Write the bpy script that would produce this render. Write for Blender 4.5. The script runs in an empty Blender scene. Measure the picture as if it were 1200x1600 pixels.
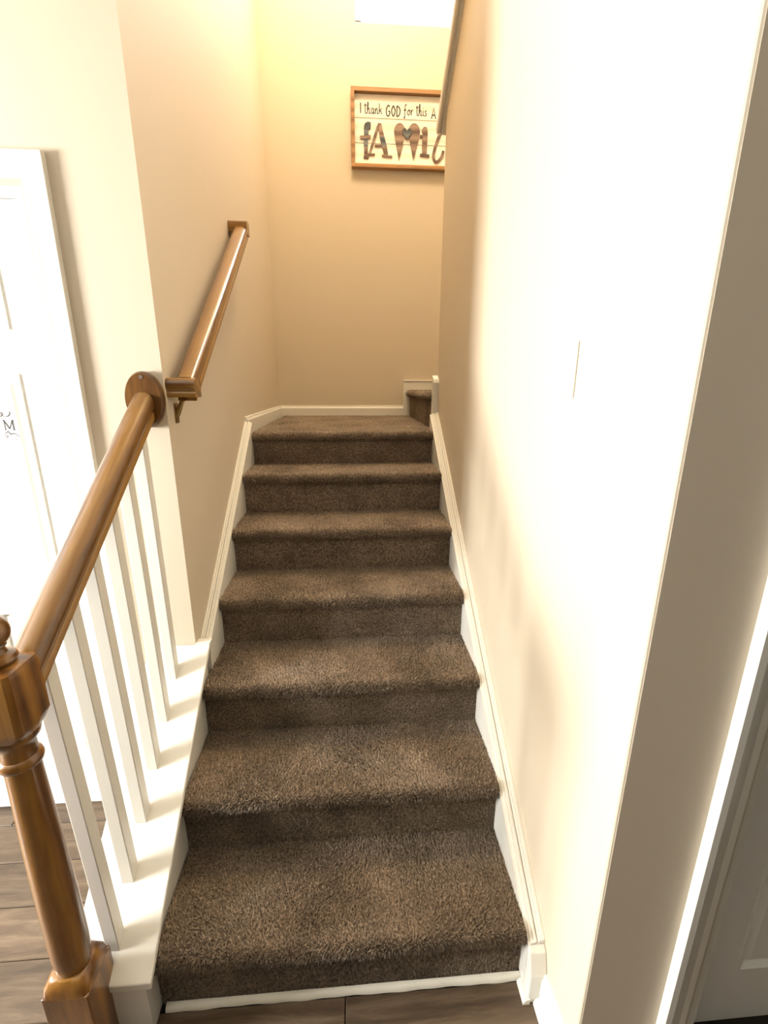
import bpy, bmesh, math, random
import numpy as np
from mathutils import Vector, Matrix
random.seed(7); rng = np.random.default_rng(7)
SC = bpy.context.scene
COL = SC.collection
R = math.radians

# ------------------------------------------------------------------ camera
cam_d = bpy.data.cameras.new('camera'); cam = bpy.data.objects.new('camera', cam_d); COL.objects.link(cam)
cam_d.sensor_fit = 'HORIZONTAL'; cam_d.sensor_width = 36.0; cam_d.lens = 36.0*712.2/1200; cam_d.clip_start = .02
pit, yaw, rol = .2749, .0729, .003
fw = Vector((math.sin(yaw)*math.cos(pit), math.cos(yaw)*math.cos(pit), -math.sin(pit)))
rt0 = Vector((math.cos(yaw), -math.sin(yaw), 0)); up0 = rt0.cross(fw)
rt = rt0*math.cos(rol)+up0*math.sin(rol); up = -rt0*math.sin(rol)+up0*math.cos(rol)
M = Matrix((rt, up, -fw)).transposed().to_4x4(); M.translation = (.0283, 0, 1.5563)
cam.matrix_world = M
SC.camera = cam

# ------------------------------------------------------------------ world, lights, exposure
vs = SC.view_settings
vs.view_transform = 'Standard'; vs.look = 'None'; vs.gamma = 1.0; vs.use_curve_mapping = False; vs.exposure = 0.72
W = bpy.data.worlds.new('World'); SC.world = W; W.use_nodes = True
W.node_tree.nodes['Background'].inputs[0].default_value = (.95, .98, 1, 1)
W.node_tree.nodes['Background'].inputs[1].default_value = 6.0

def area(name, loc, direction, sx, sy, power, col):
    d = bpy.data.lights.new(name, 'AREA'); d.shape = 'RECTANGLE'; d.size = sx; d.size_y = sy
    d.energy = power; d.color = col
    o = bpy.data.objects.new(name, d); COL.objects.link(o); o.location = loc
    o.rotation_euler = Vector(direction).to_track_quat('-Z', 'Z').to_euler()
    return o
# daylight entering by the window of the room on the left, and by the upstairs window
area('daylight_room_window', (-3.44, .38, 1.55), (1, 0, 0), .72, 1.7, 440, (1, .99, .95))
area('daylight_upstairs_window', (.62, 3.60, 4.45), (0, -1, -.35), .95, 1.1, 22, (1, .97, .9))
# warm ceiling lamp upstairs
lp = bpy.data.lights.new('upstairs_lamp', 'POINT'); lp.energy = 108; lp.color = (1, .76, .46); lp.shadow_soft_size = .18
lo = bpy.data.objects.new('upstairs_lamp', lp); COL.objects.link(lo); lo.location = (.15, 2.65, 4.75)

# ------------------------------------------------------------------ materials
def lin(r, g, b):
    f = lambda c: (c/255/12.92) if c/255 <= .04045 else ((c/255+.055)/1.055)**2.4
    return (f(r), f(g), f(b), 1)
def mat(name, col, rough=.6, **kw):
    m = bpy.data.materials.new(name); m.use_nodes = True
    b = m.node_tree.nodes['Principled BSDF']
    b.inputs['Base Color'].default_value = col if len(col) == 4 else (*col, 1)
    b.inputs['Roughness'].default_value = rough
    for k, v in kw.items(): b.inputs[k.replace('_', ' ')].default_value = v
    return m
def nodes(m): return m.node_tree.nodes, m.node_tree.links, m.node_tree.nodes['Principled BSDF']
def add_bump(m, scale, strength, dist=.002, detail=4, vscale=None):
    n, l, b = nodes(m)
    tc = n.new('ShaderNodeTexCoord'); mp = n.new('ShaderNodeMapping'); no = n.new('ShaderNodeTexNoise'); bu = n.new('ShaderNodeBump')
    no.inputs['Scale'].default_value = scale; no.inputs['Detail'].default_value = detail
    if vscale: mp.inputs['Scale'].default_value = vscale
    bu.inputs['Strength'].default_value = strength; bu.inputs['Distance'].default_value = dist
    l.new(tc.outputs['Object'], mp.inputs[0]); l.new(mp.outputs[0], no.inputs[0]); l.new(no.outputs['Fac'], bu.inputs['Height']); l.new(bu.outputs[0], b.inputs['Normal'])
    return m
def vary(m, c1, c2, scale, vscale=(1, 1, 1), detail=4, lo=.35, hi=.65, obj_random=False):
    n, l, b = nodes(m)
    tc = n.new('ShaderNodeTexCoord'); mp = n.new('ShaderNodeMapping'); no = n.new('ShaderNodeTexNoise'); ra = n.new('ShaderNodeValToRGB')
    mp.inputs['Scale'].default_value = vscale
    no.inputs['Scale'].default_value = scale; no.inputs['Detail'].default_value = detail
    ra.color_ramp.elements[0].position = lo; ra.color_ramp.elements[1].position = hi
    ra.color_ramp.elements[0].color = c1; ra.color_ramp.elements[1].color = c2
    l.new(tc.outputs['Object'], mp.inputs[0]); l.new(mp.outputs[0], no.inputs[0]); l.new(no.outputs['Fac'], ra.inputs[0]); l.new(ra.outputs[0], b.inputs['Base Color'])
    return ra
PAINT = add_bump(mat('beige_wall_paint', (.58, .50, .385), .62), 220, .10, .0012)
TAUPE = add_bump(mat('dark_taupe_bounce_cut', (.16, .13, .095), .65), 220, .1, .0012)  # dark tone made up for unseen walls, cuts bounce onto the hall wall
CEIL = add_bump(mat('ceiling_paint', (.78, .75, .68), .8), 180, .15, .001)
WHITE = add_bump(mat('white_trim_paint', (.70, .68, .62), .33), 90, .04, .0008)
DOORW = add_bump(mat('white_door_paint', (.82, .81, .77), .35), 60, .05, .0008, vscale=(1, 1, .08))
PLAST = mat('white_switch_plastic', (.80, .79, .74), .3)
BLACK = mat('black_metal', (.012, .011, .010), .4, Metallic=.6)
BRASS = mat('aged_brass', (.30, .20, .08), .35, Metallic=1.0)
INK = mat('dark_grey_ink', (.045, .042, .045), .7)
CAPM = add_bump(mat('greige_cap_paint', (.74, .72, .68), .45), 120, .05, .0008)
GLASS = mat('window_glass', (.9, .95, 1, 1), .02, Transmission_Weight=1.0, IOR=1.02)
TILEGAP = mat('floor_underlay', (.02, .015, .01), .9)
CAULK = add_bump(mat('white_shoe_moulding_paint', (.74, .70, .60), .5), 60, .5, .003)

def wood(name, dark, mid, light, rough, coat, scale=9.0, stretch=(.9, 9, 9), bump=.12, wave=.45, rn=.5):
    m = mat(name, mid, rough); n, l, b = nodes(m)
    b.inputs['Coat Weight'].default_value = coat; b.inputs['Coat Roughness'].default_value = .12
    tc = n.new('ShaderNodeTexCoord'); oi = n.new('ShaderNodeObjectInfo'); ad = n.new('ShaderNodeVectorMath'); ad.operation = 'ADD'
    sc = n.new('ShaderNodeVectorMath'); sc.operation = 'SCALE'; sc.inputs[3].default_value = 37.0
    cb = n.new('ShaderNodeCombineXYZ')
    for k in range(3): l.new(oi.outputs['Random'], cb.inputs[k])
    l.new(cb.outputs[0], sc.inputs[0]); l.new(tc.outputs['Object'], ad.inputs[0]); l.new(sc.outputs[0], ad.inputs[1])
    mp = n.new('ShaderNodeMapping'); mp.inputs['Scale'].default_value = stretch; l.new(ad.outputs[0], mp.inputs[0])
    n1 = n.new('ShaderNodeTexNoise'); n1.inputs['Scale'].default_value = scale; n1.inputs['Detail'].default_value = 5; n1.inputs['Distortion'].default_value = .6
    l.new(mp.outputs[0], n1.inputs[0])
    mp2 = n.new('ShaderNodeMapping'); mp2.inputs['Scale'].default_value = (stretch[0]*.35, stretch[1]*.35, stretch[2]*.35); l.new(ad.outputs[0], mp2.inputs[0])
    wv = n.new('ShaderNodeTexWave'); wv.wave_type = 'RINGS'; wv.inputs['Scale'].default_value = 2.2; wv.inputs['Distortion'].default_value = 3.0; wv.inputs['Detail'].default_value = 2
    l.new(mp2.outputs[0], wv.inputs[0])
    mx = n.new('ShaderNodeMath'); mx.operation = 'MULTIPLY_ADD'; mx.inputs[1].default_value = wave; n1.inputs['Roughness'].default_value = rn; l.new(wv.outputs['Fac'], mx.inputs[0])
    m2 = n.new('ShaderNodeMath'); m2.operation = 'MULTIPLY'; m2.inputs[1].default_value = 1.05-wave; l.new(n1.outputs['Fac'], m2.inputs[0]); l.new(m2.outputs[0], mx.inputs[2])
    ra = n.new('ShaderNodeValToRGB'); e = ra.color_ramp.elements; e[0].position = .22; e[0].color = dark; e[1].position = .78; e[1].color = light
    k = e.new(.48); k.color = mid
    l.new(mx.outputs[0], ra.inputs[0])
    hs = n.new('ShaderNodeHueSaturation'); vr = n.new('ShaderNodeMapRange'); vr.inputs[3].default_value = .78; vr.inputs[4].default_value = 1.2
    l.new(oi.outputs['Random'], vr.inputs[0]); l.new(vr.outputs[0], hs.inputs['Value']); l.new(ra.outputs[0], hs.inputs['Color']); l.new(hs.outputs[0], b.inputs['Base Color'])
    bu = n.new('ShaderNodeBump'); bu.inputs['Strength'].default_value = bump; bu.inputs['Distance'].default_value = .002; l.new(n1.outputs['Fac'], bu.inputs['Height']); l.new(bu.outputs[0], b.inputs['Normal'])
    return m
OAK = wood('golden_oak', (.085, .032, .004, 1), (.20, .088, .014, 1), (.31, .155, .030, 1), .32, .5, bump=.06)
OAKZ = wood('golden_oak_upright_shaded', (.066, .023, .003, 1), (.155, .062, .009, 1), (.25, .115, .020, 1), .32, .5, stretch=(9, 9, .9), bump=.06)  # same oak as the rail, the newel's shade darkened into its colour
PLANKM = wood('grey_brown_floor_wood', (.018, .010, .005, 1), (.078, .050, .029, 1), (.165, .117, .075, 1), .45, .05, scale=3.2, stretch=(1.0, 9, 9), bump=.1, wave=.10, rn=.68)
FRAMEM = wood('light_brown_frame_wood', (.16, .075, .025, 1), (.30, .15, .055, 1), (.38, .21, .09, 1), .5, .0)
BOARDM = wood('whitewashed_board', (.66, .58, .50, 1), (.74, .68, .60, 1), (.80, .75, .68, 1), .7, .0)
BROWNL = wood('weathered_brown_letter', (.08, .05, .037, 1), (.17, .11, .082, 1), (.25, .18, .14, 1), .7, .0)
GREYL = wood('weathered_slate_letter', (.03, .036, .045, 1), (.075, .085, .10, 1), (.14, .15, .165, 1), .7, .0)

def carpet(name, a, b_, c):
    m = mat(name, a, 1.0); n, l, b = nodes(m)
    b.inputs['Sheen Weight'].default_value = .25; b.inputs['Sheen Roughness'].default_value = .6; b.inputs['Sheen Tint'].default_value = (.8, .68, .55, 1)
    b.inputs['Specular IOR Level'].default_value = .1
    g = n.new('ShaderNodeNewGeometry')
    n1 = n.new('ShaderNodeTexNoise'); n1.inputs['Scale'].default_value = 170; n1.inputs['Detail'].default_value = 2; l.new(g.outputs['Position'], n1.inputs[0])
    n2 = n.new('ShaderNodeTexNoise'); n2.inputs['Scale'].default_value = 9; n2.inputs['Detail'].default_value = 3; l.new(g.outputs['Position'], n2.inputs[0])
    ra = n.new('ShaderNodeValToRGB'); e = ra.color_ramp.elements; e[0].position = .32; e[0].color = a; e[1].position = .68; e[1].color = c; k = e.new(.5); k.color = b_
    l.new(n1.outputs['Fac'], ra.inputs[0])
    hs = n.new('ShaderNodeHueSaturation'); vr = n.new('ShaderNodeMapRange'); vr.inputs[1].default_value = .3; vr.inputs[2].default_value = .7; vr.inputs[3].default_value = .78; vr.inputs[4].default_value = 1.25
    l.new(n2.outputs['Fac'], vr.inputs[0]); l.new(vr.outputs[0], hs.inputs['Value']); l.new(ra.outputs[0], hs.inputs['Color']); l.new(hs.outputs[0], b.inputs['Base Color'])
    return m
CARPET = carpet('brown_carpet_pile', (.070, .050, .034, 1), (.18, .134, .094, 1), (.33, .255, .19, 1))

# ------------------------------------------------------------------ helpers
def link(name, verts, faces, m, parent=None, smooth=False, kind=None):
    me = bpy.data.meshes.new(name); me.from_pydata([tuple(v) for v in verts], [], faces); me.update()
    bm = bmesh.new(); bm.from_mesh(me); bmesh.ops.recalc_face_normals(bm, faces=bm.faces); bm.to_mesh(me); bm.free()
    if smooth:
        me.polygons.foreach_set('use_smooth', [True]*len(me.polygons))
    o = bpy.data.objects.new(name, me); COL.objects.link(o); o.data.materials.append(m)
    if parent: o.parent = parent
    if kind: o['kind'] = kind
    return o
def auto_smooth(o, ang=35):
    me = o.data
    me.polygons.foreach_set('use_smooth', [True]*len(me.polygons)); me.set_sharp_from_angle(angle=R(ang)); return o
class MB:
    def __init__(s): s.v = []; s.f = []
    def add(s, v, f):
        k = len(s.v); s.v += [tuple(q) for q in v]; s.f += [tuple(i+k for i in q) for q in f]; return s
    def box(s, a, b):
        (x0, y0, z0), (x1, y1, z1) = a, b
        return s.add([(x0,y0,z0),(x1,y0,z0),(x1,y1,z0),(x0,y1,z0),(x0,y0,z1),(x1,y0,z1),(x1,y1,z1),(x0,y1,z1)],
                     [(0,3,2,1),(4,5,6,7),(0,1,5,4),(1,2,6,5),(2,3,7,6),(3,0,4,7)])
    def prism(s, poly, axis, a, b):
        # poly: 2-D points in the other two axes (cyclic order kept), extruded along axis from a to b
        n = len(poly)
        def p3(q, h):
            if axis == 0: return (h, q[0], q[1])
            if axis == 1: return (q[0], h, q[1])
            return (q[0], q[1], h)
        v = [p3(q, a) for q in poly]+[p3(q, b) for q in poly]
        return s.add(v, [tuple(range(n))[::-1], tuple(range(n, 2*n))]+[(i, (i+1) % n, n+(i+1) % n, n+i) for i in range(n)])
    def lathe(s, prof, c=(0, 0, 0), seg=32, sx=1, sy=1):
        # prof: (r, z)
        v = []; f = []; n = len(prof)
        for (r, z) in prof:
            for k in range(seg):
                a = 2*math.pi*k/seg; v.append((c[0]+r*math.cos(a)*sx, c[1]+r*math.sin(a)*sy, c[2]+z))
        for i in range(n-1):
            for k in range(seg): f.append((i*seg+k, i*seg+(k+1) % seg, (i+1)*seg+(k+1) % seg, (i+1)*seg+k))
        f.append(tuple(range(seg))[::-1]); f.append(tuple((n-1)*seg+k for k in range(seg)))
        return s.add(v, f)
    def build(s, name, m, parent=None, kind=None, bevel=0, seg=2):
        o = link(name, s.v, s.f, m, parent, kind=kind)
        if bevel:
            bm = bmesh.new(); bm.from_mesh(o.data)
            bmesh.ops.bevel(bm, geom=[e for e in bm.edges if len(e.link_faces) == 2 and e.calc_face_angle(0) > .5], offset=bevel, segments=seg, affect='EDGES', profile=.5)
            bm.to_mesh(o.data); bm.free()
        return o
def empty(name, loc=(0, 0, 0)):
    o = bpy.data.objects.new(name, None); COL.objects.link(o); o.location = loc; o.empty_display_size = .1; return o
def tag(o, label=None, cat=None, group=None, kind=None):
    if label: o['label'] = label
    if cat: o['category'] = cat
    if group: o['group'] = group
    if kind: o['kind'] = kind
    return o
def box(name, a, b, m, parent=None, kind=None, bevel=0): return MB().box(a, b).build(name, m, parent, kind, bevel)
def wall_with_hole(name, axis, d0, d1, a0, a1, z0, z1, holes, m):
    """flat wall; axis = thin axis; holes = list of (a, b, z, z)"""
    xs = sorted({a0, a1, *[h[0] for h in holes], *[h[1] for h in holes]}); zs = sorted({z0, z1, *[h[2] for h in holes], *[h[3] for h in holes]})
    mb = MB()
    for i in range(len(xs)-1):
        for j in range(len(zs)-1):
            cx, cz = (xs[i]+xs[i+1])/2, (zs[j]+zs[j+1])/2
            if any(h[0] < cx < h[1] and h[2] < cz < h[3] for h in holes): continue
            if axis == 1: mb.box((xs[i], d0, zs[j]), (xs[i+1], d1, zs[j+1]))
            else: mb.box((d0, xs[i], zs[j]), (d1, xs[i+1], zs[j+1]))
    o = mb.build(name, m, kind='structure')
    bm = bmesh.new(); bm.from_mesh(o.data); bmesh.ops.remove_doubles(bm, verts=bm.verts, dist=1e-5)
    seen = {}
    for f in bm.faces: seen.setdefault(tuple(round(c, 4) for c in f.calc_center_median()), []).append(f)
    bmesh.ops.delete(bm, geom=[f for g in seen.values() if len(g) > 1 for f in g], context='FACES_ONLY')
    bmesh.ops.recalc_face_normals(bm, faces=bm.faces); bm.to_mesh(o.data); bm.free()
    return o

# ------------------------------------------------------------------ measures (metres)
RISE, TREAD, Y1 = .19, .2657, .8068
XL, XR = -.4805, .4625            # carpet between the skirts
XW, YW = -.516, 1.43              # left stairwell wall and its front corner
XC, YC, YE = .5075, .6285, 2.57   # right wall, its front corner and far end
YB = 3.662                        # back wall
LAND = 1.31
nz = lambda y: RISE*(1+(y-Y1)/TREAD)
CAPZ = lambda y: .69+.778*(y-1.43)
TOPZ = lambda y: 2.747-.75*(y-2.646)
H1, H2 = 2.74, 5.3

# ------------------------------------------------------------------ shell
# floor: underlay + planks
fl = box('floor', (-3.5, -6.5, -.06), (4.3, 3.66, -.012), TILEGAP, kind='structure')
pw, gap = .142, .0022
meshes = {}
def plank(x0, x1, y0, y1):
    key = (round(x1-x0, 3), round(y1-y0, 3))
    if key not in meshes:
        L, w = x1-x0-gap, y1-y0-gap; b = .0022
        mb = MB(); 
        v = [(0,0,-.012),(L,0,-.012),(L,w,-.012),(0,w,-.012),(0,0,-b),(L,0,-b),(L,w,-b),(0,w,-b),(b,b,0),(L-b,b,0),(L-b,w-b,0),(b,w-b,0)]
        mb.add(v, [(0,3,2,1),(0,1,5,4),(1,2,6,5),(2,3,7,6),(3,0,4,7),(4,5,9,8),(5,6,10,9),(6,7,11,10),(7,4,8,11),(8,9,10,11)])
        o = mb.build('plank', PLANKM, fl); meshes[key] = o.data
    else:
        o = bpy.data.objects.new('plank', meshes[key]); COL.objects.link(o); o.parent = fl
    o.location = (x0+gap/2, y0+gap/2, 0)
row = 0; y = -1.74
while y < 1.56:
    ye = min(y+pw, 1.60)
    xend = 2.2 if ye < .72 else (.50 if ye < .86 else -.662)
    off = [(.0), (.62), (.27), (.88), (.45)][row % 5]
    x = -3.4-off
    while x < xend:
        a, b2 = max(x, -3.4), min(x+1.22, xend)
        if b2-a > .04: plank(a, b2, y, ye)
        x += 1.22
    y += pw; row += 1

# left front wall (faces the camera) with the door opening
wl = wall_with_hole('wall_left', 1, YW, YW+.115, -3.4, XW, 0, H2, [(-1.60, -.815, 0, 2.045)], PAINT)
wsl = box('wall_stairwell', (XW-.10, YW+.115, 0), (XW, YB, H2), PAINT, kind='structure')
# back wall with the high window
WX0, WX1, WZ0, WZ1 = .100, 1.05, 3.78, 5.0
wb = wall_with_hole('wall_back', 1, YB, YB+.14, XW-.1, 1.75, 0, H2, [(WX0, WX1, WZ0, WZ1)], PAINT)
# right wall: its top slopes up along the upper flight
poly = [(YC, 0), (YE, 0), (YE, TOPZ(YE)), (YC, TOPZ(YC))]
wr = MB().prism(poly, 0, XC, XC+.115).build('wall_right', PAINT, kind='structure', bevel=.006, seg=3)
wcap = MB()
def cap_section():
    hw = .02; th = .042; rr = .014
    xs0, xs1 = XC-.033, XC+.115+.033
    pts = []
    for k in range(7):
        a = math.pi/2*k/6; pts.append((xs0+rr-rr*math.sin(a), th-rr+rr*math.cos(a)))
    pts += [(xs0, .004), (xs0+.003, -.004), (xs0+.010, -.007), (xs0+.017, -.004), (xs0+.020, .001), (xs0+.0245, .001), (xs0+.027, -.006), (xs0+.0325, -.008), (xs1-.006, 0), (xs1-.006, .006), (xs1, .010)]
    for k in range(7):
        a = math.pi/2*k/6; pts.append((xs1-rr+rr*math.cos(a), th-rr+rr*math.sin(a)))
    return pts
cs = cap_section(); n = len(cs); ya, yb = YC, 2.648
v = [(q[0], yb+q[1]*.55, TOPZ(yb)+q[1]*1.25-q[1]*.55*.75) for q in cs]+[(q[0], ya, TOPZ(ya)+q[1]*1.25) for q in cs]
wcap.add(v, [tuple(range(n)), tuple(range(n, 2*n))]+[(i, (i+1) % n, n+(i+1) % n, n+i) for i in range(n)])
o = wcap.build('cap', CAPM, wr); auto_smooth(o, 40)
# hall wall to the right (faces the camera), door in it
wh = wall_with_hole('wall_hall', 1, YC-.0006, YC+.115, XC+.0065, 4.3, 0, H1, [(.765, 1.56, 0, 2.045)], PAINT)
# hidden rest of the rooms that hold the light
wall_with_hole('wall_window_side', 0, -3.55, -3.4, -6.5, 1.62, 0, H1, [(.01, .75, .68, 2.42)], PAINT)
box('wall_behind', (-3.4, -6.6, 0), (4.3, -6.5, H1), TAUPE, kind='structure')
box('wall_far_right', (4.3, -6.5, 0), (4.4, .75, H1), TAUPE, kind='structure')
box('wall_upper_flight', (1.65, YC+.115, 0), (1.75, YB, H2), PAINT, kind='structure')
box('ceiling', (-3.55, -6.6, H1), (XC, 1.18, H1+.28), CEIL, kind='structure')
box('ceiling_hall', (XC, -6.6, H1), (4.4, YC, H1+.28), CEIL, kind='structure')
box('ceiling_upper', (-1.7, -.8, H2), (1.9, YB+.14, H2+.1), CEIL, kind='structure')
box('wall_upper_front', (-1.7, -.8, H1+.28), (1.9, -.7, H2), PAINT, kind='structure')
box('wall_upper_left', (-1.7, -.7, H1+.28), (-1.6, YW, H2), PAINT, kind='structure')
box('wall_upper_right', (1.8, -.7, H1+.28), (1.9, YC+.115, H2), PAINT, kind='structure')

# knee wall carrying the balusters
kw_ = MB().prism([(.782, 0), (YW, 0), (YW, CAPZ(YW)-.022), (.782, CAPZ(.782)-.022)], 0, -.655, -.485).build('wall_knee', WHITE, kind='structure')
KX0, KX1 = -.668, -.468
kc = MB().prism([(.776, CAPZ(.776)-.021), (YW-.002, CAPZ(YW)-.021), (YW-.002, CAPZ(YW)), (.776, CAPZ(.776))], 0, KX0, KX1).build('cap', WHITE, kw_, bevel=.003)
box('cap_return', (XW+.001, YW-.002, CAPZ(YW)-.04), (KX1, YW+.03, CAPZ(YW)+.004), WHITE, kw_)

# ------------------------------------------------------------------ trims
def skirt(name, x0, x1, ya, yb, dz, foot, side):
    """sloped skirt board beside the steps with a small moulding on top"""
    base = lambda yy: max(0, nz(yy)-.42)
    mb = MB().prism([(ya, foot), (yb, base(yb)), (yb, nz(yb)+dz), (ya, nz(ya)+dz)], 0, x0, x1)
    o = mb.build(name, WHITE, kind='structure')
    tw = x1-x0
    for (u0, u1, h) in ((0, .22, .013), (.22, .40, .008), (.47, .66, .0075), (.66, .84, .0045)):
        a, b = (x0+tw*u0, x0+tw*u1) if side < 0 else (x1-tw*u1, x1-tw*u0)
        MB().prism([(ya, nz(ya)+dz-.004), (yb, nz(yb)+dz-.004), (yb, nz(yb)+dz+h), (ya, nz(ya)+dz+h)], 0, a, b).build('moulding', WHITE, o, bevel=.0015)
    return o
YLT = Y1+6*TREAD
skirt('trim_1', XW, XL, YW+.03, YLT+.04, .0, .25, -1)
sk = skirt('trim_2', XR, XC, .800, YE-.05, -.022, .0, 1)
# foot block where the right skirt turns down to the floor
MB().prism([(.768, .0), (.802, .0), (.802, nz(.800)-.022), (.786, nz(.786)-.024), (.768, .095)], 0, XR+.001, XC).build('foot_block', WHITE, sk, bevel=.003)
# baseboards round the landing
bl = LAND-.02
def base_prof(h): return [(0, 0), (.014, 0), (.014, h-.018), (.009, h-.010), (.008, h-.002), (.006, h), (0, h)]
def baseboard(name, axis, fixed, sgn, a, b, z0, h):
    pr = base_prof(h)
    if axis == 'y': mb = MB().prism([(fixed+sgn*q[0], z0+q[1]) for q in pr], 1, a, b)
    else: mb = MB().prism([(fixed+sgn*q[0], z0+q[1]) for q in pr], 0, a, b)
    return mb.build(name, WHITE, kind='structure')
baseboard('baseboard_left', 'y', XW, 1, YLT+.035, YB, bl, .098)
baseboard('baseboard_back', 'x', YB, -1, XW+.014, .444, bl, .098)
b3 = box('trim_3', (.443, YB-.016, bl), (1.65, YB, 1.572), WHITE, kind='structure')
box('moulding', (.443, YB-.020, 1.572), (1.65, YB, 1.582), WHITE, b3, bevel=.002)
t4 = MB().prism([(YE-.050, LAND-.10), (YE+.012, LAND-.10), (YE+.012, 1.60), (YE-.038, 1.580), (YE-.050, 1.560)], 0, XR+.016, XC+.02).build('trim_4', WHITE, kind='structure', bevel=.004)
baseboard('baseboard_right', 'y', XC, -1, YC, .772, 0, .10)
sh = MB().prism([(XC-.014, 0), (XC-.030, 0), (XC-.029, .008), (XC-.024, .014), (XC-.014, .018)], 1, YC, .772).build('trim_5', WHITE, kind='structure')
# white shoe moulding at the foot of the first riser (hand cut, a little wavy)
ns = 60; v = []; f = []
for i in range(ns+1):
    x = -.47+(.462+.47)*i/ns; w = .0009*math.sin(i*.37)+.0007*math.sin(i*1.13+1)
    yr = Y1+.022; hh = .015+w*.4
    prof = [(yr, 0), (yr-.014-w, 0), (yr-.013-w, hh*.5), (yr-.009-w, hh*.85), (yr-.004, hh), (yr, hh)]
    v += [(x, q[0], q[1]) for q in prof]
    if i: 
        for k in range(5): f.append(((i-1)*6+k, (i-1)*6+k+1, i*6+k+1, i*6+k))
f += [tuple(range(6)), tuple(ns*6+k for k in range(6))]
t6 = link('trim_6', v, f, CAULK, kind='structure'); auto_smooth(t6, 50)
MB().prism([(XR-.012, 0), (XR+.006, 0), (XR+.006, .018), (XR-.004, .016), (XR-.011, .008)], 1, .765, Y1+.006).build('shoe_return', CAULK, t6)

# ------------------------------------------------------------------ staircase with carpet
st = empty('staircase', (0, Y1, 0))
tag(st, 'straight flight of stairs covered in brown pile carpet', 'staircase')
def sweep_profile(prof, x0, x1):
    """prof: list of (y, z, ny, nz) -> base mesh"""
    n = len(prof); mb = MB()
    v = [(x0, q[0]-q[2]*.003, q[1]-q[3]*.003) for q in prof]+[(x1, q[0]-q[2]*.003, q[1]-q[3]*.003) for q in prof]
    mb.add(v, [(i, i+1, n+i+1, n+i) for i in range(n-1)]); return mb
def tufts(prof, x0, x1, dens, rad, hgt, lean0):
    P = np.array([(q[0], q[1]) for q in prof]); N = np.array([(q[2], q[3]) for q in prof])
    seg = np.linalg.norm(np.diff(P, axis=0), axis=1); cum = np.concatenate([[0], np.cumsum(seg)])
    cnt = int(cum[-1]*(x1-x0)*dens); nx = max(1, int(math.sqrt(cnt*(x1-x0)/cum[-1]))); nsg = max(1, int(cnt/nx))
    gx, gs = np.meshgrid((np.arange(nx)+.5)/nx, (np.arange(nsg)+.5)/nsg)
    gx = gx.ravel(); gs = gs.ravel(); cnt = len(gx)
    gx = gx+rng.uniform(-.55, .55, cnt)/nx; gs = np.clip(gs+rng.uniform(-.55, .55, cnt)/nsg, 0, 1)
    s = gs*cum[-1]; x = x0+.003+np.clip(gx, 0, 1)*(x1-x0-.006)
    py = np.interp(s, cum, P[:, 0]); pz = np.interp(s, cum, P[:, 1]); ny = np.interp(s, cum, N[:, 0]); nzz = np.interp(s, cum, N[:, 1])
    ln = np.hypot(ny, nzz); ny /= ln; nzz /= ln
    base = np.stack([x, py-ny*.003, pz-nzz*.003], 1)
    nrm = np.stack([np.zeros(cnt), ny, nzz], 1); tx = np.tile([1., 0, 0], (cnt, 1)); ty = np.cross(nrm, tx)
    # brushed patches: low-frequency lean of the pile
    ph = rng.uniform(0, 6.3, 8)
    fx = np.sin(x*11+ph[0]+2*np.sin(py*9+ph[1]))+np.sin(py*17+x*7+ph[2]); fy = np.sin(x*8-py*12+ph[3])+np.sin(x*19+ph[4]+py*5)
    h = hgt*rng.uniform(.65, 1.15, cnt)*(1+.22*np.sin(x*310+ph[5]+2*np.sin(s*190))*np.sin(s*270+ph[6]+2*np.sin(x*230)))
    a = rng.uniform(0, 6.283, cnt)
    tip = base+nrm*h[:, None]+tx*(h*(.22*fx+rng.normal(0, .28, cnt)))[:, None]+ty*(h*(lean0+.22*fy+rng.normal(0, .28, cnt)))[:, None]
    tip[:, 0] = np.clip(tip[:, 0], x0+.0005, x1-.0005)
    rr = rad*rng.uniform(.75, 1.25, cnt); V = np.empty((cnt, 4, 3))
    for k in range(3):
        b = a+k*2.0944; V[:, k] = base+tx*(rr*np.cos(b))[:, None]+ty*(rr*np.sin(b))[:, None]
    V[:, 3] = tip
    V[:, :, 0] = np.clip(V[:, :, 0], x0, x1)
    i0 = np.arange(cnt)*4
    F = np.stack([i0, i0+1, i0+3, i0+1, i0+2, i0+3, i0+2, i0, i0+3], 1).reshape(-1, 3)
    return V.reshape(-1, 3), F
def pile(name, V, F, m, parent):
    me = bpy.data.meshes.new(name); me.vertices.add(len(V)); me.vertices.foreach_set('co', V.ravel().astype(np.float32))
    me.loops.add(F.size); me.loops.foreach_set('vertex_index', F.ravel().astype(np.int32))
    me.polygons.add(len(F)); me.polygons.foreach_set('loop_start', np.arange(0, F.size, 3, dtype=np.int32)); me.polygons.foreach_set('use_smooth', np.ones(len(F), bool))
    me.update(calc_edges=True); me.materials.append(m)
    o = bpy.data.objects.new(name, me); COL.objects.link(o); o.parent = parent; o.matrix_parent_inverse = Matrix()
    o['kind'] = 'stuff'; return o
def fixed(o, parent):
    o.parent = parent; o.matrix_parent_inverse = Matrix.Translation(-Vector(parent.location)); return o
NR = .020
def tread_prof(yn, yback, zt, sag=0):
    p = [(yback, zt, 0, 1), (yn+NR+.03, zt-.001, 0, 1)]
    for k in range(9):
        a = math.pi*k/8; p.append((yn+NR-NR*math.sin(a), zt-NR+NR*math.cos(a), -math.sin(a), math.cos(a)))
    p.append((yn+.030, zt-2*NR, 0, -1)); return p
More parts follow.
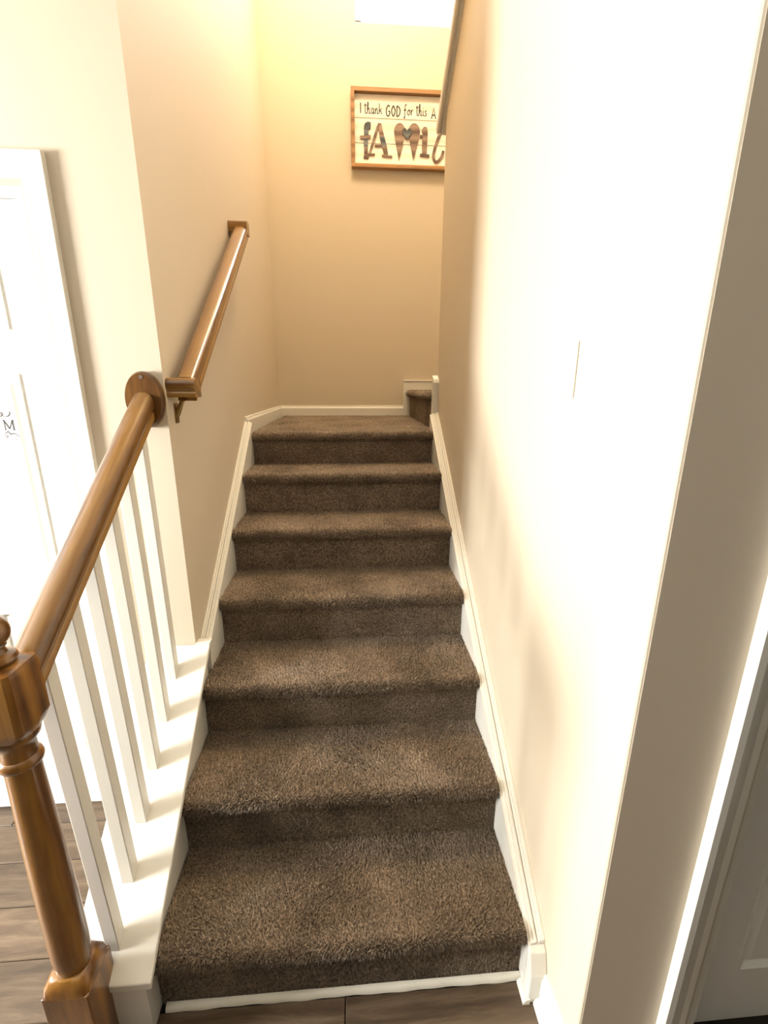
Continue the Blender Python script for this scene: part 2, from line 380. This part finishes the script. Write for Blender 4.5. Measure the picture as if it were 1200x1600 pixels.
def step_obj(prof, x0, x1, name, dens, rad, hgt, lean, parent=st):
    o = fixed(sweep_profile(prof, x0, x1).build(name, CARPET), st)
    V, F = tufts(prof, x0, x1, dens, rad, hgt, lean)
    pile('carpet_pile', V, F, CARPET, o)
    return o
for i in range(7):
    yn = Y1+i*TREAD; zt = RISE*(i+1) if i < 6 else LAND
    z0 = RISE*i if i else .012
    q = 1+i*.13
    step_obj([(yn+.025, zt-.038, -1, 0), (yn+.025, z0-.012, -1, 0)], XL-.0025, XR+.001, 'riser', 80000/q**2, .0024*q, .006, .25)
    yb_ = yn+TREAD+.045 if i < 6 else YB-.014
    if i < 6: step_obj(tread_prof(yn, yb_, zt), XL-.0025, XR+.001, 'tread', 70000/q**2, .0029*q, .0125, .15)
    else: step_obj(tread_prof(yn, yb_, zt), XL, .4845, 'landing', 22000, .0045, .010, .15)
# first step of the upper flight, turning right at the landing
us = empty('upper_stairs', (.47, YE, LAND)); tag(us, 'first carpeted step of the upper flight turning right off the landing', 'stair step')
def step_right(xn, zt):
    prof = tread_prof(xn, 1.5, zt); o = sweep_profile(prof, YE-.0, YB-.016)
    V, F = tufts(prof, YE, YB-.016, 22000, .0045, .010, .15)
    o.v = [(q[1], q[0], q[2]) for q in o.v]; ob = fixed(o.build('tread', CARPET), us); pile('carpet_pile', V[:, [1, 0, 2]], F, CARPET, ob)
    pr = [(xn+.025, zt-.038, -1, 0), (xn+.025, LAND-.03, -1, 0)]
    o = sweep_profile(pr, YE-.0, YB-.016); V, F = tufts(pr, YE, YB-.016, 22000, .0045, .006, .2)
    o.v = [(q[1], q[0], q[2]) for q in o.v]; ob = fixed(o.build('riser', CARPET), us); pile('carpet_pile', V[:, [1, 0, 2]], F, CARPET, ob)
step_right(.468, 1.505)
# hidden carriage under the carpet
fixed(box('landing_base', (XL, YLT+.03, LAND-.16), (XR, YB-.014, LAND-.008), WHITE), st)

# ------------------------------------------------------------------ stair railing
RAILP = [(0, .030), (.011, .0292), (.020, .0255), (.0270, .0190), (.0305, .0105), (.0315, .002), (.0295, -.006), (.0255, -.0105), (.0250, -.0145), (.0275, -.0185), (.0280, -.0300)]
FLATP = [(0, .0275), (.016, .0270), (.0235, .0245), (.0285, .0190), (.0310, .011), (.0310, .002), (.0285, -.006), (.0255, -.0095), (.0250, -.0135), (.0275, -.0175), (.0275, -.0300)]
def rail_section(s=1.0):
    if s != 1.0: return [(s*a, s*b) for a, b in FLATP]+[(-s*a, s*b) for a, b in FLATP[::-1][:-1]]
    return [(s*a, s*b) for a, b in RAILP]+[(-s*a, s*b) for a, b in RAILP[::-1][:-1]]
def rail_bar(name, p0, p1, m, parent, s=1.0, cut0=0, cut1=0, base=(0, 0, 0)):
    """moulded rail along local X from p0 to p1; cut = extra length per unit of height (plumb cuts) """
    p0, p1 = Vector(p0), Vector(p1); d = p1-p0; L = d.length; X = d.normalized(); Y = Vector((0, 0, 1)).cross(X).normalized(); Z = X.cross(Y)
    sec = rail_section(s); n = len(sec)
    v = [(cut0*q[1], q[0], q[1]) for q in sec]+[(L+cut1*q[1], q[0], q[1]) for q in sec]
    mb = MB().add(v, [tuple(range(n)), tuple(range(n, 2*n))]+[(i, (i+1) % n, n+(i+1) % n, n+i) for i in range(n)])
    o = mb.build(name, m, parent); auto_smooth(o, 30)
    mm = Matrix((X, Y, Z)).transposed().to_4x4(); mm.translation = p0-Vector(base)
    o.matrix_basis = mm; return o
RX = -.571
rl = empty('stair_railing', (RX, .765, 0))
tag(rl, 'oak stair railing with turned newel post and white square balusters', 'railing')
B = rl.location
RZ = lambda y: 1.030+.765*(y-.80)
sl = .765
rail_bar('handrail', (RX-.026, .798, RZ(.798)), (RX, YW-.024, RZ(YW-.024)), OAK, rl, 1.0, sl, sl, B)
# oval rosette on the wall
prof = []
def oval(mb, a, b, y0, y1, c, seg=48):
    rings = [(1, y1), (1, y0+.012), (.99, y0+.008), (.96, y0+.0055), (.955, y0+.0055), (.95, y0+.002), (.93, y0), (.5, y0)]
    v = []; f = []
    for (k, yy) in rings:
        for j in range(seg):
            t = 2*math.pi*j/seg; v.append((c[0]+a*k*math.cos(t), yy, c[1]+b*k*math.sin(t)))
    for i in range(len(rings)-1):
        for j in range(seg): f.append((i*seg+j, i*seg+(j+1) % seg, (i+1)*seg+(j+1) % seg, (i+1)*seg+j))
    f.append(tuple(range(seg))); f.append(tuple((len(rings)-1)*seg+j for j in range(seg)))
    mb.add(v, f)
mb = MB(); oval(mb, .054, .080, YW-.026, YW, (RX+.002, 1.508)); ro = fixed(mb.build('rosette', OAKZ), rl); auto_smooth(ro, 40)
pl = MB(); oval(pl, .006, .006, YW-.0275, YW-.02, (RX+.004, 1.572), 20); po = fixed(pl.build('screw_plug', BROWNL), rl); po.parent = ro; po.matrix_parent_inverse = Matrix()
# newel post
NX, NY = -.613, .762
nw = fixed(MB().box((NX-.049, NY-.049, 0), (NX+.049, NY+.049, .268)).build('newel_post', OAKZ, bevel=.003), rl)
def under(o): o.parent = nw; o.matrix_parent_inverse = Matrix(); return o
sq = MB(); h = .045
ring = lambda hw, z, r: [(NX+sx*hw, NY+sy*hw, z) for sx, sy in ((-1,-1),(1,-1),(1,1),(-1,1))]
# lamb's-tongue shoulder of the lower block
def squircle(hw, k, z, seg=32):
    out = []
    for j in range(seg):
        t = 2*math.pi*(j+.5)/seg; c, s = math.cos(t), math.sin(t); sqr = 1/max(abs(c), abs(s)); rr = (1-k)*sqr+k; out.append((NX+hw*rr*c, NY+hw*rr*s, z))
    return out
def loft(secs):
    mb = MB(); seg = len(secs[0]); v = [q for s in secs for q in s]
    f = [(i*seg+j, i*seg+(j+1) % seg, (i+1)*seg+(j+1) % seg, (i+1)*seg+j) for i in range(len(secs)-1) for j in range(seg)]
    f += [tuple(range(seg)), tuple((len(secs)-1)*seg+j for j in range(seg))]; return mb.add(v, f)
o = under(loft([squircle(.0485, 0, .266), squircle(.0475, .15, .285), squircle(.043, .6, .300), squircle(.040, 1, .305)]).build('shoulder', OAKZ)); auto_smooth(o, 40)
shaft = [(.0340, .300), (.0345, .315), (.0372, .335), (.0378, .37), (.0372, .50), (.0345, .66), (.0315, 0.778), (.0300, 0.846), (.0300, 0.85), (.0355, 0.854), (.0375, 0.862), (.0355, 0.87), (.0305, 0.874), (.0300, 0.896), (.0330, 0.906), (.0400, 0.914), (.0420, 0.922), (.0420, 0.93)]
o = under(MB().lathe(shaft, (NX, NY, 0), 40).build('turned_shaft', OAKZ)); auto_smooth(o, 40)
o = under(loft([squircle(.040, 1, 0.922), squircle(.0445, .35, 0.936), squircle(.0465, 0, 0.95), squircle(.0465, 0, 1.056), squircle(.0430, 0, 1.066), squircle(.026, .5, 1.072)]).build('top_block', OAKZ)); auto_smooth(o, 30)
fin = [(.024, 1.066), (.030, 1.074), (.034, 1.08), (.031, 1.087), (.020, 1.091), (.017, 1.1), (.021, 1.105)]+[(.031*math.sin(a), 1.132-.031*math.cos(a)) for a in [R(k) for k in range(40, 180, 12)]]+[(.0005, 1.163)]
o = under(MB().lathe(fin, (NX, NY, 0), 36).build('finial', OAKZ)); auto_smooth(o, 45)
# balusters
bw = .016
for k in range(6):
    yc = .825+.1022*k+bw; x0, x1 = RX-bw, RX+bw
    dx = -.026*(1.406-yc)/(1.406-.798)   # the top follows the rail
    zt = lambda yy: RZ(yy)-.033
    v = [(x0,yc-bw,CAPZ(yc-bw)),(x1,yc-bw,CAPZ(yc-bw)),(x1,yc+bw,CAPZ(yc+bw)),(x0,yc+bw,CAPZ(yc+bw)),
         (x0+dx,yc-bw,zt(yc-bw)),(x1+dx,yc-bw,zt(yc-bw)),(x1+dx,yc+bw,zt(yc+bw)),(x0+dx,yc+bw,zt(yc+bw))]
    fixed(MB().add(v, [(0,3,2,1),(4,5,6,7),(0,1,5,4),(1,2,6,5),(2,3,7,6),(3,0,4,7)]).build('baluster', WHITE, bevel=.002), rl)

# ------------------------------------------------------------------ wall handrail
WXc = -.462
wr_ = empty('wall_handrail', (XW, 1.48, 1.50))
tag(wr_, 'short oak handrail with mitred returns fixed to the stairwell wall', 'handrail')
B2 = wr_.location
y0, y1_ = 1.458, 2.445; ws = .712; zA = 1.540; zB = zA+ws*(y1_-y0)
rail_bar('rail', (WXc, y0, zA), (WXc, y1_, zB), OAK, wr_, .98, ws, ws, B2)
for (yy, zz) in ((y0, zA), (y1_, zB)):
    # level return into the wall (sheared with the rake so that the mitre closes)
    sec = rail_section(.98); n = len(sec); x0, x1 = XW, WXc+.031
    c = math.cos(math.atan(ws)); fo = 1 if yy == y0 else -1
    v = []
    for xx in (0, x1-x0):
        v += [(xx, q[0]*1.0+.012*fo, q[1]/1.0+.004) for q in sec]
    o = MB().add(v, [tuple(range(n)), tuple(range(n, 2*n))]+[(i, (i+1) % n, n+(i+1) % n, n+i) for i in range(n)]).build('wall_return', OAK, wr_)
    auto_smooth(o, 30); o.location = Vector((x0, yy, zz))-B2
# brackets
for k, yy in enumerate((1.50, 2.30)):
    zz = zA+ws*(yy-y0)-.030
    mb = MB()
    path = [(XW, zz-.085, .008), (XW+.006, zz-.074, .009), (XW+.022, zz-.040, .007), (XW+.040, zz-.018, .006), (WXc, zz-.002, .007)]
    seg = 10; v = []; f = []
    for i, (px, pz, pr) in enumerate(path):
        for j in range(seg):
            t = 2*math.pi*j/seg; v.append((px-.7*pr*math.cos(t), yy+pr*math.sin(t), pz+.7*pr*math.cos(t)))
    for i in range(len(path)-1):
        for j in range(seg): f.append((i*seg+j, i*seg+(j+1) % seg, (i+1)*seg+(j+1) % seg, (i+1)*seg+j))
    f += [tuple(range(seg)), tuple((len(path)-1)*seg+j for j in range(seg))]
    mb.add(v, f); mb.box((XW, yy-.013, zz-.105), (XW+.004, yy+.013, zz-.045))
    o = fixed(mb.build('bracket', BRASS), wr_); auto_smooth(o, 40)

# ------------------------------------------------------------------ doors
def panel_door(name, x0, x1, z1, y, th, panels):
    """panelled slab: stiles and rails as one board with sunk fields, raised panels as children"""
    mb = MB(); xs = sorted({x0, x1, *[p[0] for p in panels], *[p[1] for p in panels]}); zs = sorted({.008, z1, *[p[2] for p in panels], *[p[3] for p in panels]})
    for i in range(len(xs)-1):
        for j in range(len(zs)-1):
            cx, cz = (xs[i]+xs[i+1])/2, (zs[j]+zs[j+1])/2
            hit = any(p[0] < cx < p[1] and p[2] < cz < p[3] for p in panels)
            mb.box((xs[i], y+(.012 if hit else 0), zs[j]), (xs[i+1], y+th, zs[j+1]))
    o = mb.build(name, DOORW, kind='structure')
    for (a, b, c, d) in panels:
        g, w = .014, .020
        s = [[(a, y+.010, c), (b, y+.010, c), (b, y+.010, d), (a, y+.010, d)],
             [(a, y-.004, c), (b, y-.004, c), (b, y-.004, d), (a, y-.004, d)],
             [(a+.008, y-.004, c+.008), (b-.008, y-.004, c+.008), (b-.008, y-.004, d-.008), (a+.008, y-.004, d-.008)],
             [(a+g, y+.010, c+g), (b-g, y+.010, c+g), (b-g, y+.010, d-g), (a+g, y+.010, d-g)],
             [(a+g+w, y+.002, c+g+w), (b-g-w, y+.002, c+g+w), (b-g-w, y+.002, d-g-w), (a+g+w, y+.002, d-g-w)]]
        v = [q for r in s for q in r]; f = [(i*4+j, i*4+(j+1) % 4, (i+1)*4+(j+1) % 4, (i+1)*4+j) for i in range(4) for j in range(4)]+[(16, 17, 18, 19)]
        MB().add(v, f).build('panel', DOORW, o)
    return o
def casing(parent, xi0, xi1, zi, y, w, d):
    """mitred casing round an opening on a wall facing -y; three pieces"""
    # profile across the width: (u from inner edge, proud)
    pr = [(0, d*.45), (.006, d*.62), (.012, d*.62), (.018, d*.55), (w*.55, d*.72), (w-.016, d), (w-.002, d), (w, d*.9)]
    def piece(pts_a, pts_b):
        n = len(pr)
        v = [(*pts_a(u), p) for u, p in pr]+[(*pts_b(u), p) for u, p in pr]
        v = [(q[0], y-q[2], q[1]) for q in v]
        va = [(pts_a(u)) for u in (0, w)]; vb = [(pts_b(u)) for u in (0, w)]
        bk = [(q[0], y, q[1]) for q in (va[0], va[1], vb[1], vb[0])]
        k = len(v); v += bk
        f = [(i, i+1, n+i+1, n+i) for i in range(n-1)]+[(0, n, k+3, k), (n-1, k+1, k+2, 2*n-1), tuple(range(n))+(k+1, k), tuple(range(n, 2*n))+(k+2, k+3), (k, k+1, k+2, k+3)]
        o = MB().add(v, f).build('casing', WHITE, parent); auto_smooth(o, 25)
    piece(lambda u: (xi1+u, 0), lambda u: (xi1+u, zi+u))
    piece(lambda u: (xi0-u, 0), lambda u: (xi0-u, zi+u))
    piece(lambda u: (xi0-u, zi+u), lambda u: (xi1+u, zi+u))
def jamb(parent, x0, x1, z1, y0, y1, th=.018):
    box('jamb', (x0, y0, 0), (x0+th, y1, z1), WHITE, parent); box('jamb', (x1-th, y0, 0), (x1, y1, z1), WHITE, parent); box('jamb', (x0+th, y0, z1-th), (x1-th, y1, z1), WHITE, parent)
def six(x0, x1, s=.096, z0=.22):
    m = (x0+x1)/2
    return [(a, b, c, d) for a, b in ((x0+s, m-.05), (m+.05, x1-s)) for c, d in ((z0, .82), (.96, 1.58), (1.70, 1.92))]
D1 = panel_door('door_1', -1.58, -.836, 2.025, YW+.03, .035, six(-1.58, -.836))
casing(D1, -1.59, -.802, 2.060, YW, .062, .017); jamb(D1, -1.60, -.815, 2.045, YW, YW+.115)
D2 = panel_door('door_2', .786, 1.54, 2.025, YC+.070, .035, six(.786, 1.54, .15, .19))
casing(D2, .752, 1.572, 2.060, YC, .062, .021); jamb(D2, .765, 1.56, 2.045, YC, YC+.115)
yd = YC+.070
hd = MB().lathe([(.030, 0), (.030, .004), (.026, .010), (.011, .014), (.010, .045), (.013, .048), (.013, .060), (.009, .063)], (0, 0, 0), 28).build('door_handle', BLACK, D2); auto_smooth(hd, 35)
hd.rotation_euler = (math.pi/2, 0, 0); hd.location = (.852, yd, .90)
box('lever', (.012-.012, -.009, .048), (.115, .009, .060), BLACK, hd, bevel=.003)
# monogram decal on the left door
dc = empty('door_decal', (-1.008, YW+.0319, 1.418)); tag(dc, 'small black letter M monogram with scroll flourishes on white door', 'decal')
def ribbon(strokes, name, m, parent, loc, w, th=.0012, taper=False):
    """flat strokes in the XZ plane facing -y, extruded a little"""
    mb = MB()
    for st_ in strokes:
        pts = [Vector((a, b)) for a, b in st_[0]]; ww = st_[1] if len(st_) > 1 else w
        n = len(pts); L = []; Rr = []
        for i, p in enumerate(pts):
            d = (pts[min(i+1, n-1)]-pts[max(i-1, 0)]); d = d.normalized() if d.length > 1e-9 else Vector((1, 0)); nn = Vector((-d.y, d.x))
            k = ww/2*((.35+.65*math.sin(math.pi*i/(n-1))) if taper else 1)
            L.append(p+nn*k); Rr.append(p-nn*k)
        v = [(q.x, -th, q.y) for q in L]+[(q.x, -th, q.y) for q in Rr]+[(q.x, 0, q.y) for q in L]+[(q.x, 0, q.y) for q in Rr]
        f = []
        for i in range(n-1):
            f += [(i, i+1, n+i+1, n+i), (i, i+1, 2*n+i+1, 2*n+i), (n+i, n+i+1, 3*n+i+1, 3*n+i)]
        f += [(0, n, 3*n, 2*n), (n-1, 2*n-1, 4*n-1, 3*n-1)]
        mb.add(v, f)
    o = mb.build(name, m, parent); o.location = loc; return o
def curve(pts, k=8):
    """Catmull-Rom through pts"""
    P = [Vector(p) for p in pts]; P = [2*P[0]-P[1]]+P+[2*P[-1]-P[-2]]; out = []
    for i in range(1, len(P)-2):
        for j in range(k):
            t = j/k; a, b, c, d = P[i-1], P[i], P[i+1], P[i+2]
            out.append(tuple(.5*((2*b)+(c-a)*t+(2*a-5*b+4*c-d)*t*t+(3*b-a-3*c+d)*t**3)))
    out.append(tuple(P[-2])); return out
mh = .030
ribbon([([(.004, 0), (.004, mh)], .0022), ([(.003, mh), (.0165, .004)], .0042), ([(.0165, .004), (.028, mh)], .0022), ([(.028, mh), (.028, 0)], .0042), ([(0, .0008), (.009, .0008)], .0016), ([(.023, .0008), (.034, .0008)], .0016), ([(-.001, mh-.0008), (.006, mh-.0008)], .0016), ([(.026, mh-.0008), (.033, mh-.0008)], .0016)], 'letter', INK, dc, (0, 0, 0), .003, .0006)
fl_t = [(curve([(-.012, .048), (-.004, .041), (.004, .046), (.002, .052), (-.001, .047), (.006, .040)]), .0022), (curve([(.006, .042), (.014, .040), (.022, .044), (.026, .052), (.023, .055)]), .0032), (curve([(-.016, .044), (-.006, .038), (.002, .040)]), .0018)]
fl_b = [(curve([(-.006, -.012), (.004, -.008), (.010, -.004), (.016, -.012), (.024, -.010), (.032, -.013), (.040, -.022)]), .0030), (curve([(-.012, -.026), (.000, -.024), (.006, -.018), (.002, -.014), (-.002, -.019)]), .0018), (curve([(.022, -.024), (.030, -.028), (.038, -.028)]), .0014)]
ribbon(fl_t, 'flourish', INK, dc, (0, 0, 0), .002, .0006, True); ribbon(fl_b, 'flourish', INK, dc, (0, 0, 0), .002, .0006, True)

# ------------------------------------------------------------------ windows
w1o = box('window_1', (WX0, YB+.004, WZ0), (WX1, YB+.12, WZ0+.006), WHITE, kind='structure')
mbf = MB(); xm = (WX0+WX1)/2; zm = (WZ0+WZ1)/2
for a, b in (((WX0, YB+.05, WZ0), (WX0+.04, YB+.09, WZ1)), ((WX1-.04, YB+.05, WZ0), (WX1, YB+.09, WZ1)), ((WX0, YB+.05, WZ0), (WX1, YB+.09, WZ0+.04)), ((WX0, YB+.05, WZ1-.04), (WX1, YB+.09, WZ1)), ((WX0, YB+.05, zm-.02), (WX1, YB+.09, zm+.02))): mbf.box(a, b)
mbf.build('window_frame', WHITE, w1o)
for c, d in ((WZ0+.04, zm-.02), (zm+.02, WZ1-.04)): box('pane', (WX0+.04, YB+.068, c), (WX1-.04, YB+.072, d), GLASS, w1o)
w2 = MB()
for a, b in (((-3.42, -.06, .61), (-3.38, .82, .68)), ((-3.42, -.06, 2.42), (-3.38, .82, 2.49)), ((-3.42, -.06, .68), (-3.38, .01, 2.42)), ((-3.42, .75, .68), (-3.38, .82, 2.42))): w2.box(a, b)
w2o = w2.build('window_2', WHITE, kind='structure')

# ------------------------------------------------------------------ light switch
sw = empty('light_switch', (XC, 1.012, 1.585)); tag(sw, 'white toggle light switch plate on the right stair wall', 'light switch')
mb = MB().box((-.0065, -.036, -.058), (0, .036, .058)); mb.build('plate', PLAST, sw, bevel=.003, seg=3)
MB().box((-.0072, -.006, -.013), (-.0060, .006, .013)).build('toggle_slot', PLAST, sw)
MB().add([(-.006,-.0045,-.010),(-.006,.0045,-.010),(-.006,.0045,.010),(-.006,-.0045,.010),(-.018,-.0035,.004),(-.018,.0035,.004),(-.016,.0035,.012),(-.016,-.0035,.012)], [(0,3,2,1),(4,5,6,7),(0,1,5,4),(1,2,6,5),(2,3,7,6),(3,0,4,7)]).build('toggle', PLAST, sw)
for zz in (-.03, .03):
    o = MB().lathe([(.003, 0), (.003, .0012)], (0, 0, 0), 12).build('screw', PLAST, sw); o.rotation_euler = (0, -math.pi/2, 0); o.location = (-.0065, 0, zz)

# ------------------------------------------------------------------ framed wooden sign on the back wall
SX0, SX1, SZ0, SZ1 = .066, .935, 2.972, 3.424
sg = empty('framed_sign', (SX0, YB, SZ0)); tag(sg, 'framed white wooden board sign with thank-God family lettering on the landing wall', 'wall sign')
SW, SH = SX1-SX0, SZ1-SZ0; fwid, fd = .024, .042
for nm, a, b in (('frame_rail', (0, -fd, 0), (SW, 0, fwid)), ('frame_rail', (0, -fd, SH-fwid), (SW, 0, SH)), ('frame_stile', (0, -fd, fwid), (fwid, 0, SH-fwid)), ('frame_stile', (SW-fwid, -fd, fwid), (SW, 0, SH-fwid))):
    box(nm, a, b, FRAMEM, sg, bevel=.0015)
zb = [fwid, .150, .292, SH-fwid]
for i in range(3): box('board', (fwid, -.014, zb[i]+.0018), (SW-fwid, -.004, zb[i+1]-.0018), BOARDM, sg, bevel=.001)
box('backing', (fwid, -.004, fwid), (SW-fwid, -.001, SH-fwid), INK, sg)
YF = -.014
# small script line: strokes on an x-height grid (u across, v up; unit = x-height)
G = {
 'I': (.5, [[(.2, 0), (.2, 1.9)]]),
 't': (.62, [[(.30, 1.8), (.26, .3), (.42, 0), (.6, .15)], [(.02, 1.42), (.60, 1.50)]]),
 'h': (.85, [[(.12, 0), (.16, 1.9), (.34, 1.75), (.14, .5)], [(.14, .4), (.38, .95), (.55, .8), (.52, 0), (.80, .15)]]),
 'a': (.85, [[(.6, .85), (.3, .95), (.1, .45), (.3, 0), (.55, .35), (.6, .9), (.6, .1), (.82, .15)]]),
 'n': (.85, [[(.1, .95), (.12, 0), (.16, .5), (.4, .95), (.55, .75), (.55, .05), (.80, .15)]]),
 'k': (.8, [[(.12, 0), (.16, 1.9)], [(.6, 1.0), (.15, .45), (.45, .5), (.70, -.05)]]),
 'f': (.72, [[(.66, 1.75), (.45, 1.9), (.32, 1.4), (.28, -.4), (.12, -.55), (.10, -.3)], [(.02, .85), (.60, .95)]]),
 'o': (.8, [[(.4, .95), (.12, .5), (.35, 0), (.65, .45), (.42, .93), (.75, .85)]]),
 'r': (.7, [[(.1, .95), (.14, 0), (.18, .5), (.38, .92), (.58, .85)]]),
 'i': (.42, [[(.15, .95), (.15, .1), (.38, .12)], [(.14, 1.35), (.18, 1.45)]]),
 's': (.68, [[(.5, .9), (.2, .85), (.25, .5), (.5, .3), (.3, 0), (.05, .12)]]),
 'G': (1.15, [[(.85, 1.65), (.55, 1.95), (.15, 1.2), (.2, .3), (.5, 0), (.85, .35), (.85, .85), (.55, .85)]]),
 'O': (1.12, [[(.5, 1.95), (.12, 1.0), (.5, 0), (.90, 1.0), (.5, 1.95)]]),
 'D': (1.12, [[(.15, 0), (.15, 1.9)], [(.1, 1.9), (.65, 1.6), (.85, .95), (.6, .2), (.1, 0)]]),
 'A': (1.05, [[(.05, 0), (.48, 1.9), (.90, 0)], [(.2, .6), (.8, .65)]])}
def script(text, x, z, unit, w, bold=()):
    for word in text.split(' '):
        st_ = []; u = 0
        for ch in word:
            adv, ss = G[ch]
            caps = ch.isupper()
            for s in ss:
                pts = [((x+(u+a)*unit), z+b*unit) for a, b in s]
                straight = len(s) == 2 or ch == 'A'
                st_.append((pts if straight else curve(pts, 5), w*(1.35 if caps else 1)))
            u += adv
        ribbon(st_, 'lettering', INK, sg, (0, YF, 0), w, .0012)
        x += (u+.42)*unit
script('I thank', .058, .318, .031, .0052); script('GOD', .232, .308, .031, .0056); script('for this', .352, .318, .031, .0052); script('A', .540, .304, .033, .0056)
# big wooden letters, cut from weathered boards
def slab(poly, m, name, th=.006, z=0):
    o = MB().prism([(.058+(a-.058)*1.075, .058+(b-.046)*1.07) for a, b in poly], 1, YF-th-z, YF-z).build(name, m, sg); return o
def thick(pts, ws):
    P = [Vector(p) for p in pts]; n = len(P); L = []; Rr = []
    if not isinstance(ws, (list, tuple)): ws = [ws]*n
    else: ws = [ws[0]+(ws[-1]-ws[0])*i/(n-1) if len(ws) == 2 else ws[min(i*len(ws)//n, len(ws)-1)] for i in range(n)]
    for i, p in enumerate(P):
        d = (P[min(i+1, n-1)]-P[max(i-1, 0)]).normalized(); nn = Vector((-d.y, d.x)); L.append(p+nn*ws[i]/2); Rr.append(p-nn*ws[i]/2)
    return [tuple(q) for q in L]+[tuple(q) for q in Rr[::-1]]
# f
slab([(.080, .046), (.112, .046), (.112, .062), (.080, .062)], BROWNL, 'letter_f')
slab([(.084, .062), (.108, .062), (.108, .112), (.084, .112)], BROWNL, 'letter_f')
slab([(.082, .112), (.108, .112), (.110, .160), (.082, .160)], GREYL, 'letter_f')
slab([(.058, .152), (.126, .158), (.126, .174), (.058, .168)], BROWNL, 'letter_f', .007)
slab([(.084, .172), (.112, .172), (.112, .205), (.126, .210), (.127, .240), (.110, .246), (.090, .236), (.083, .215)], GREYL, 'letter_f')
# A
slab([(.110, .072), (.124, .072), (.178, .215), (.172, .236), (.160, .215)], BROWNL, 'letter_a')
slab([(.100, .064), (.152, .066), (.152, .076), (.100, .074)], BROWNL, 'letter_a', .007)
slab([(.172, .240), (.192, .238), (.212, .168), (.182, .168)], BROWNL, 'letter_a')
slab([(.182, .168), (.212, .168), (.228, .118), (.196, .116)], GREYL, 'letter_a')
slab([(.196, .116), (.228, .118), (.236, .072), (.212, .070)], BROWNL, 'letter_a')
slab([(.196, .060), (.262, .058), (.262, .068), (.196, .072)], BROWNL, 'letter_a', .007)
slab([(.150, .112), (.196, .114), (.198, .126), (.152, .124)], BROWNL, 'letter_a', .007)
# M made of two drops and a small heart
def drop(cx, top, bot, hw, lean):
    pts = []
    for k in range(13):
        a = math.pi*k/12; pts.append((cx-hw*math.cos(a)*-1, top-.045+.045*math.sin(a)))
    for t in (.2, .4, .6, .8, 1.0):
        pts.append((cx-hw*(1-t**1.15)+lean*t, top-.045-(top-.045-bot)*t))
    for t in (.8, .6, .4, .2):
        pts.append((cx+hw*(1-t**1.15)+lean*t, top-.045-(top-.045-bot)*t))
    return pts
slab(drop(.308, .244, .044, .036, -.002), BROWNL, 'letter_m'); slab(drop(.400, .246, .046, .037, -.002), BROWNL, 'letter_m')
hp = []
for k in range(28):
    t = 2*math.pi*k/28; hp.append((.354+.0019*16*math.sin(t)**3, .190+.0022*(13*math.cos(t)-5*math.cos(2*t)-2*math.cos(3*t)-math.cos(4*t))))
slab(hp, GREYL, 'heart', .005, .006)
# i, l, y
slab([(.452, .080), (.482, .080), (.486, .205), (.480, .228), (.460, .230), (.446, .212), (.452, .195)], BROWNL, 'letter_i')
slab([(.440, .070), (.500, .068), (.500, .082), (.440, .084)], BROWNL, 'letter_i', .007); slab([(.436, .172), (.456, .170), (.456, .184), (.438, .186)], BROWNL, 'letter_i', .007)
slab(thick(curve([(.592, .196), (.580, .240), (.560, .190), (.535, .120), (.526, .070), (.545, .042), (.575, .066), (.590, .105)], 6), .017), BROWNL, 'letter_l')
slab(thick(curve([(.625, .196), (.628, .130), (.655, .105), (.690, .150), (.705, .196)], 6), .018), BROWNL, 'letter_y')
slab(thick(curve([(.705, .200), (.690, .110), (.665, .050), (.630, .042), (.628, .066)], 6), .016), GREYL, 'letter_y')
